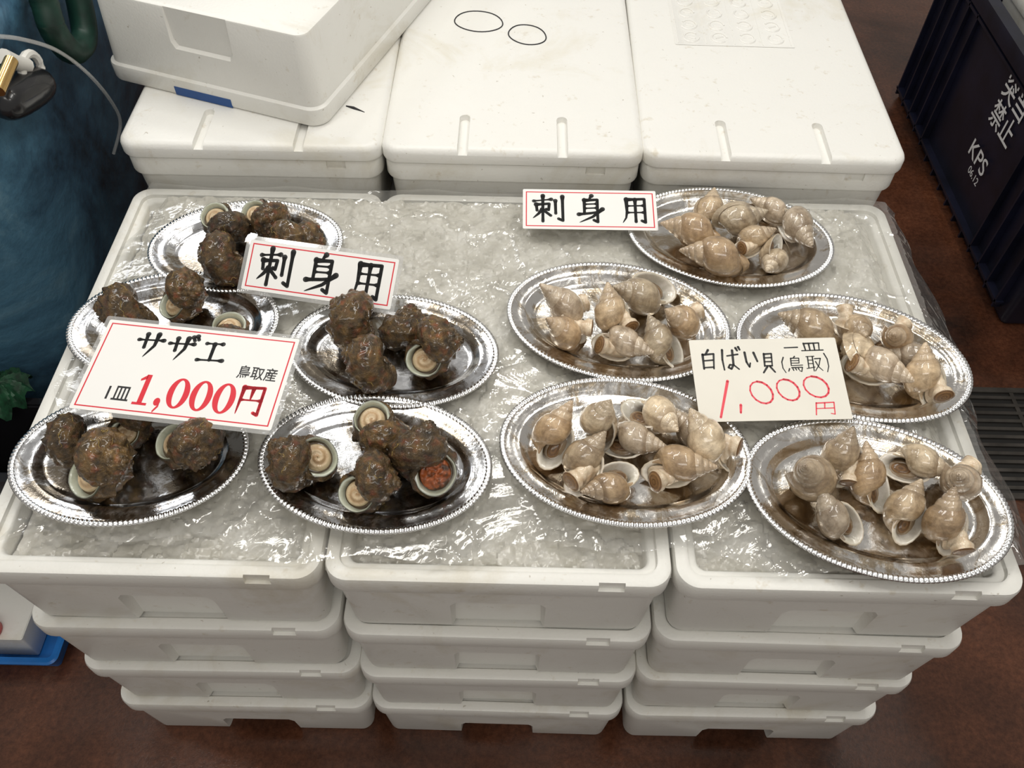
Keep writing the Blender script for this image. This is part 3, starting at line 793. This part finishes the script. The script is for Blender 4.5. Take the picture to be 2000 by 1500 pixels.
def text_rect(s,x0,y0,x1,y1,z,mat,bold=.0,name='lettering'):
    cu=bpy.data.curves.new('t','FONT'); cu.body=s; cu.size=1; cu.offset=bold; cu.resolution_u=4
    o=link('tmp_text',cu); dg=bpy.context.evaluated_depsgraph_get(); me=bpy.data.meshes.new_from_object(o.evaluated_get(dg))
    bpy.data.objects.remove(o)
    xs=[v.co.x for v in me.vertices]; ys=[v.co.y for v in me.vertices]
    if not xs: return me
    a,b,c,d=min(xs),max(xs),min(ys),max(ys)
    for v in me.vertices:
        v.co=Vector((x0+(v.co.x-a)/(b-a)*(x1-x0),y0+(v.co.y-c)/(d-c)*(y1-y0),z))
    me.materials.clear(); me.materials.append(mat); me.name=name; return me
def card(name,tl,tr,br,bl,zt,zb,lab,paper,margin=.006,border=True,group=None):
    TL,TR,BR,BL=at(*tl,zt),at(*tr,zt),at(*br,zb),at(*bl,zb)
    X=((TR-TL)+(BR-BL)).normalized(); U=((TL+TR)-(BL+BR))*.5; Y=(U-X*U.dot(X)).normalized(); Zv=X.cross(Y)
    w=((TR-TL).length+(BR-BL).length)/2; h=U.dot(Y); c=(TL+TR+BL+BR)/4
    rt=link(name,None); rt.matrix_world=Matrix.Translation(c-X*w/2-Y*h/2)@Matrix((X,Y,Zv)).transposed().to_4x4()
    m=margin
    mb=MB().add(*loft(w/2-m,h/2-m,.001,[(0,-.0004),(0,.0004)],2),Matrix.Translation((w/2,h/2,0)))
    link('paper',mb.mesh('paper',paper,False),rt)
    if margin>.002:
        mb=MB().add(*loft(w/2,h/2,.003,[(m-.0002,-.0001),(0,-.0001),(0,.0001),(m-.0002,.0001)],3,False,False),Matrix.Translation((w/2,h/2,0)))
        link('laminate_edge',mb.mesh('laminate_edge',M_lam,False),rt)
    if border:
        mb=MB(); e=m+.005; t=.0018; z=.00050
        O=[(e,e),(w-e,e),(w-e,h-e),(e,h-e)]; I=[(e+t,e+t),(w-e-t,e+t),(w-e-t,h-e-t),(e+t,h-e-t)]
        mb.add([(a,b,z) for a,b in O+I],[(i,(i+1)%4,(i+1)%4+4,i+4) for i in range(4)])
        link('red_border',mb.mesh('red_border',M_redink,False),rt)
    tag(rt,lab,'sign',group); return rt,w,h
z=.00052
rt,w,h=card('price_card',(205,618),(597,655),(535,853),(128,802),PZ+.090,PZ+.075,'laminated printed price card with red border reading 1,000 yen, on the left platters',M_paper)
mb=MB()
for ch,u0,u1 in (('サ',.20,.335),('ザ',.355,.495),('エ',.515,.645)): strokes(mb,ch,w*u0,h*.87,w*(u1-u0),h*.27,.0058,z,0,True)
link('black_lettering',mb.mesh('black_lettering',M_ink,False),rt)
link('black_lettering',text_rect('鳥取産',w*.735,h*.50,w*.925,h*.635,z,M_ink,.012),rt)
link('black_lettering',text_rect('1皿',w*.165,h*.16,w*.275,h*.30,z,M_ink,.012),rt)
mb=MB(); yt=h*.44; hh=h*.30
for ch,u0,u1 in (('1',.290,.375),(',',.395,.430),('0',.445,.548),('0',.555,.658),('0',.665,.768)): serif(mb,ch,w*u0,yt,w*(u1-u0),hh,z)
strokes(mb,'円',w*.785,yt+.001,w*.115,hh,.0052,z,0,True)
link('red_lettering',mb.mesh('red_lettering',M_redink,False),rt)
rt,w,h=card('sashimi_card',(489,452),(787,508),(770,606),(458,578),PZ+.080,PZ+.035,'red-bordered laminated card tilted against the left platters',M_paper)
mb=MB()
for ch,u0,u1 in (('刺',.10,.33),('身',.40,.63),('用',.70,.91)): strokes(mb,ch,w*u0,h*.84,w*(u1-u0),h*.68,.0066,z,0,True)
link('black_lettering',mb.mesh('black_lettering',M_ink,False),rt)
rt,w,h=card('sashimi_card',(1018,367),(1282,374),(1286,450),(1022,449),PZ+.040,PZ+.022,'red-bordered laminated card lying at the back beside the rearmost whelk platter',M_paper,margin=.001)
mb=MB()
for ch,u0,u1 in (('刺',.07,.32),('身',.40,.62),('用',.73,.94)): strokes(mb,ch,w*u0,h*.84,w*(u1-u0),h*.68,.0062,z,0,True)
link('black_lettering',mb.mesh('black_lettering',M_ink,False),rt)
rt,w,h=card('price_card',(1346,666),(1636,658),(1660,820),(1366,823),PZ+.055,PZ+.028,'handwritten cream price card with pink-red numerals between the whelk platters',M_cream,margin=0,border=False)
mb=MB()
for ch,u0,u1,v0,v1,p,sk in (('白',.06,.18,.13,.38,.0032,.06),('ば',.20,.335,.11,.40,.0032,.05),('い',.35,.45,.14,.38,.0032,-.04),('貝',.465,.575,.18,.43,.0028,.08),('(',.585,.635,.24,.43,.0019,0),('鳥',.64,.755,.23,.42,.0018,.08),('取',.77,.88,.22,.42,.0018,.06),(')',.885,.935,.20,.43,.0019,0),('一',.64,.73,.07,.17,.0026,0),('皿',.755,.90,.04,.18,.0024,0)):
    strokes(mb,ch,w*u0,h*(1-v0),w*(u1-u0),h*(v1-v0),p,z,sk)
link('black_lettering',mb.mesh('black_lettering',M_ink,False),rt)
mb=MB()
for ch,u0,u1,v0,v1,p,sk in (('1',.10,.26,.52,.95,.0036,0),(',',.26,.31,.60,.90,.0034,0),('0',.33,.50,.52,.81,.0029,-.2),('0',.51,.68,.50,.78,.0029,-.2),('0',.69,.88,.47,.75,.0029,-.2),('円',.77,.91,.79,.95,.0019,.1)):
    strokes(mb,ch,w*u0,h*(1-v0),w*(u1-u0),h*(v1-v0),p,z,sk)
link('red_lettering',mb.mesh('red_lettering',M_pinkink,False),rt)

# ---------------------------------------------------------------- right: navy crate
CX=1.285
cr=empty('plastic_crate',(CX+.40,2.07,0)); tag(cr,'navy plastic crate with white characters on its side, right of the foam boxes','crate')
HX,HY,HZ=.40,.55,.51
vs,fs=loft(HX,HY,.03,[(.03,0),(.022,.004),(.016,.02),(.006,HZ-.05),(.006,HZ-.01),(.03,HZ-.01),(.034,.03),(.05,.02)],5)
link('crate_body',mk('crate_body',vs,fs,M_navy),cr)
vs,fs=loft(HX,HY,.03,[(.006,HZ-.045),(-.008,HZ-.045),(-.010,HZ-.02),(-.008,HZ),(.026,HZ),(.030,HZ-.02)],5,False,False)
link('crate_rim',mk('crate_rim',vs,fs,M_navy),cr)
mb=MB()
for i in range(15):
    y=-.49+i*.07
    if 3.2<i<9.5: 
        mb.box(-HX-.004,-HX+.02,y-.003,y+.003,.02,.045); continue
    mb.box(-HX-.005,-HX+.02,y-.003,y+.003,.03,HZ-.05)
for zz in (.05,.452): mb.box(-HX-.005,-HX+.02,-.50,.50,zz-.004,zz+.004)
link('ribs',mb.mesh('crate_ribs',M_navy,False),cr)
def side_text(s,yc,zc,wid,hei,bold):
    me=text_rect(s,-wid/2,-hei/2,wid/2,hei/2,0,M_white,bold,'crate_lettering')
    o=link('lettering',me,cr)
    Mx=Matrix(((0,0,-1,0),(-1,0,0,0),(0,1,0,0),(0,0,0,1)))
    o.matrix_local=Matrix.Translation((-HX+.0035,yc-2.07,zc))@Mx
for s,px,py,w_,h_,bd in (('突当',1982,188,.14,.072,.010),('禁止',1955,240,.14,.072,.010),('KPS',1908,308,.115,.048,.008),('06.12',1898,343,.070,.022,.004)):
    p=at_x(px,py,CX); side_text(s,p.y,p.z,w_,h_,bd)
o=link('foam_box',box_me); o.location=(CX+.42,2.09,.30); tag(o,'foam box standing inside the navy crate','foam box')
o.scale=(1.3,1.1,1)

# ---------------------------------------------------------------- left: tank etc.
tk=empty('water_tank',(-1.42,1.72,0)); tag(tk,'worn dark blue water tank standing left of the foam boxes','tank')
vs,fs=loft(.62,.79,.22,[(.08,0),(.06,.01),(.05,.05),(0,.93),(-.012,.95),(-.012,.98),(0,.995),(.04,.995),(.05,.98),(.055,.83)],12,True,False)
link('tank_wall',mk('tank_wall',vs,fs,M_tank),tk)
vs,fs=loft(.57,.74,.2,[(0,.83),(.001,.832)],12); link('water_surface',mk('water_surface',vs,fs,M_water),tk)
def atx(px,py,x=-.775): return at_x(px,py,x)
nzl=empty('hose_nozzle',atx(40,170)); tag(nzl,'black nozzle with brass band in a white clamp, on the tank side','nozzle')
c0=nzl.location.copy()
def rel(px,py,x=-.775): return atx(px,py,x)-c0
pts=smoothpath([rel(88,158),rel(60,172),rel(30,192),rel(2,208)],5)
mb=MB().tube(pts,[.012,.020,.026,.029,.030,.031,.031,.031,.031,.030,.030,.029,.028,.026,.022,.012],16)
link('nozzle_body',mb.mesh('nozzle_body',M_black),nzl)
mb=MB().tube([rel(22,118,-.75),rel(8,150,-.75),rel(-4,178,-.75)],.010,12); link('brass_band',mb.mesh('brass_band',M_gold),nzl)
mb=MB()
pts=[]
for i in range(19):
    a=2*PI*i/18; pts.append(rel(62,140,-.77)+Vector((0,.030*math.cos(a),.026*math.sin(a))))
mb.tube(pts,.007,8); mb.tube([rel(6,110,-.77),rel(30,122,-.77),rel(52,128,-.77)],.012,10)
link('clamp',mb.mesh('clamp',M_wplast),nzl)
mb=MB().tube(smoothpath([atx(-20,70,-.72),atx(40,76,-.72),atx(110,98,-.71),atx(170,142,-.71),atx(215,195,-.72),atx(235,240,-.73),atx(222,300,-.76)],8),.0030,8)
tag(link('clear_hose',mb.mesh('clear_hose',M_lam)),'thin clear hose arching in front of the blue tank','hose')
mb=MB().tube(smoothpath([atx(60,-60,-.76),atx(85,0,-.758),atx(105,60,-.755),atx(140,100,-.758),atx(165,70,-.76),atx(150,-20,-.76)],8),.022,12)
tag(link('green_hose',mb.mesh('green_hose',M_green)),'dark green hose hanging beside the blue tank behind the askew foam box','hose')
dc=empty('plastic_crate',(-.98,.84,0)); tag(dc,'low black crate added as the dark of the gap left of the ice boxes','crate')  # crate added to hold the net up; its black stands for the dark gap
vs,fs=loft(.26,.082,.02,[(.02,0),(.01,.01),(0,.36),(0,.40),(.012,.40),(.016,.35),(.03,.03)],4); link('crate_body',mk('dark_crate',vs,fs,M_black),dc)
vs,fs=loft(.262,.084,.02,[(.004,.36),(-.006,.362),(-.006,.402),(.010,.404)],4,False,False); link('crate_rim',mk('dark_crate_rim',vs,fs,M_black),dc)
gp=at(44,762,.43); vs=[];fs=[]
for r in range(9):
    for j in range(48):
        a=2*PI*j/48; q=.042*max(r/8,.03)*(1+.10*math.sin(9*a)); vs.append((gp.x-.035+q*math.cos(a),gp.y+q*math.sin(a)*1.3,.415+.035*(1-(r/8)**2)+.012*math.sin(9*a+r)*(r/8)))
for r in range(8):
    for j in range(48):
        x=r*48+j; y=r*48+(j+1)%48; fs.append((x,y,y+48,x+48))
fs.append(tuple(range(48)))
tag(link('net_bag',mk('net_bag',vs,fs,M_green2)),'crumpled dark green net in the gap beside the left ice box','net bag')
b0=at(128,1315,0)
tr=empty('plastic_tray',(b0.x-.25,b0.y+.082,0)); tag(tr,'bright blue plastic tray on the floor by the left stack','tray')
vs,fs=loft(.25,.082,.015,[(.02,0),(.012,.004),(0,.05),(-.004,.055),(0,.058),(.01,.055),(.02,.012)],6); link('tray_body',mk('tray_body',vs,fs,M_blue),tr)
mb=MB().add(*loft(.215,.058,.004,[(.002,.013),(0,.016),(0,.093),(.002,.095)],3),Matrix.Translation((b0.x-.27,b0.y+.087,0)))
tag(link('foam_slab',mb.mesh('foam_slab',M_foam)),'white foam slab lying in the blue tray','foam slab')
q=at(4,1222,.10); mb=MB().add(*loft(.022,.022,.021,[(.002,.095),(0,.098),(0,.125),(.004,.13)],8),Matrix.Translation((q.x-.02,q.y-.01,0)))
tag(link('bottle_cap',mb.mesh('bottle_cap',M_red)),'red round cap on the foam slab','cap')

# ---------------------------------------------------------------- light
def area(name,loc,size,sy,energy,color,target):
    l=bpy.data.lights.new(name,'AREA'); l.shape='RECTANGLE'; l.size=size; l.size_y=sy; l.energy=energy; l.color=color
    o=link(name,l); o.location=loc; d=Vector(target)-Vector(loc); o.rotation_euler=d.to_track_quat('-Z','Y').to_euler()
area('ceiling_or_glint_lamp',(-.5,1.5,2.9),1.5,.25,15.5,(1,.98,.93),(0,1.0,.6))
area('ceiling_or_glint_lamp',(.9,.8,2.9),1.5,.25,15.5,(1,.98,.93),(.2,.8,.6))
area('ceiling_or_glint_lamp',(0,-.8,2.8),2.0,.4,15,(1,.96,.90),(0,.7,.3))
area('ceiling_or_glint_lamp',(-1.6,2.8,2.7),1.2,.3,9,(.95,.97,1),(-.3,1.4,.6))
for x,y in ((-.9,2.3),(.2,2.4),(1.2,2.2),(-1.2,.6)):
    area('ceiling_or_glint_lamp',(x,y,2.8),.14,.14,3.6,(1,.97,.9),(0,.8,.6))  # small extra lights, added to put glints on the film and shells
w=bpy.data.worlds.new('world'); scene.world=w; w.use_nodes=True
bg=w.node_tree.nodes['Background']; bg.inputs[0].default_value=(.94,.90,.84,1); bg.inputs[1].default_value=.36
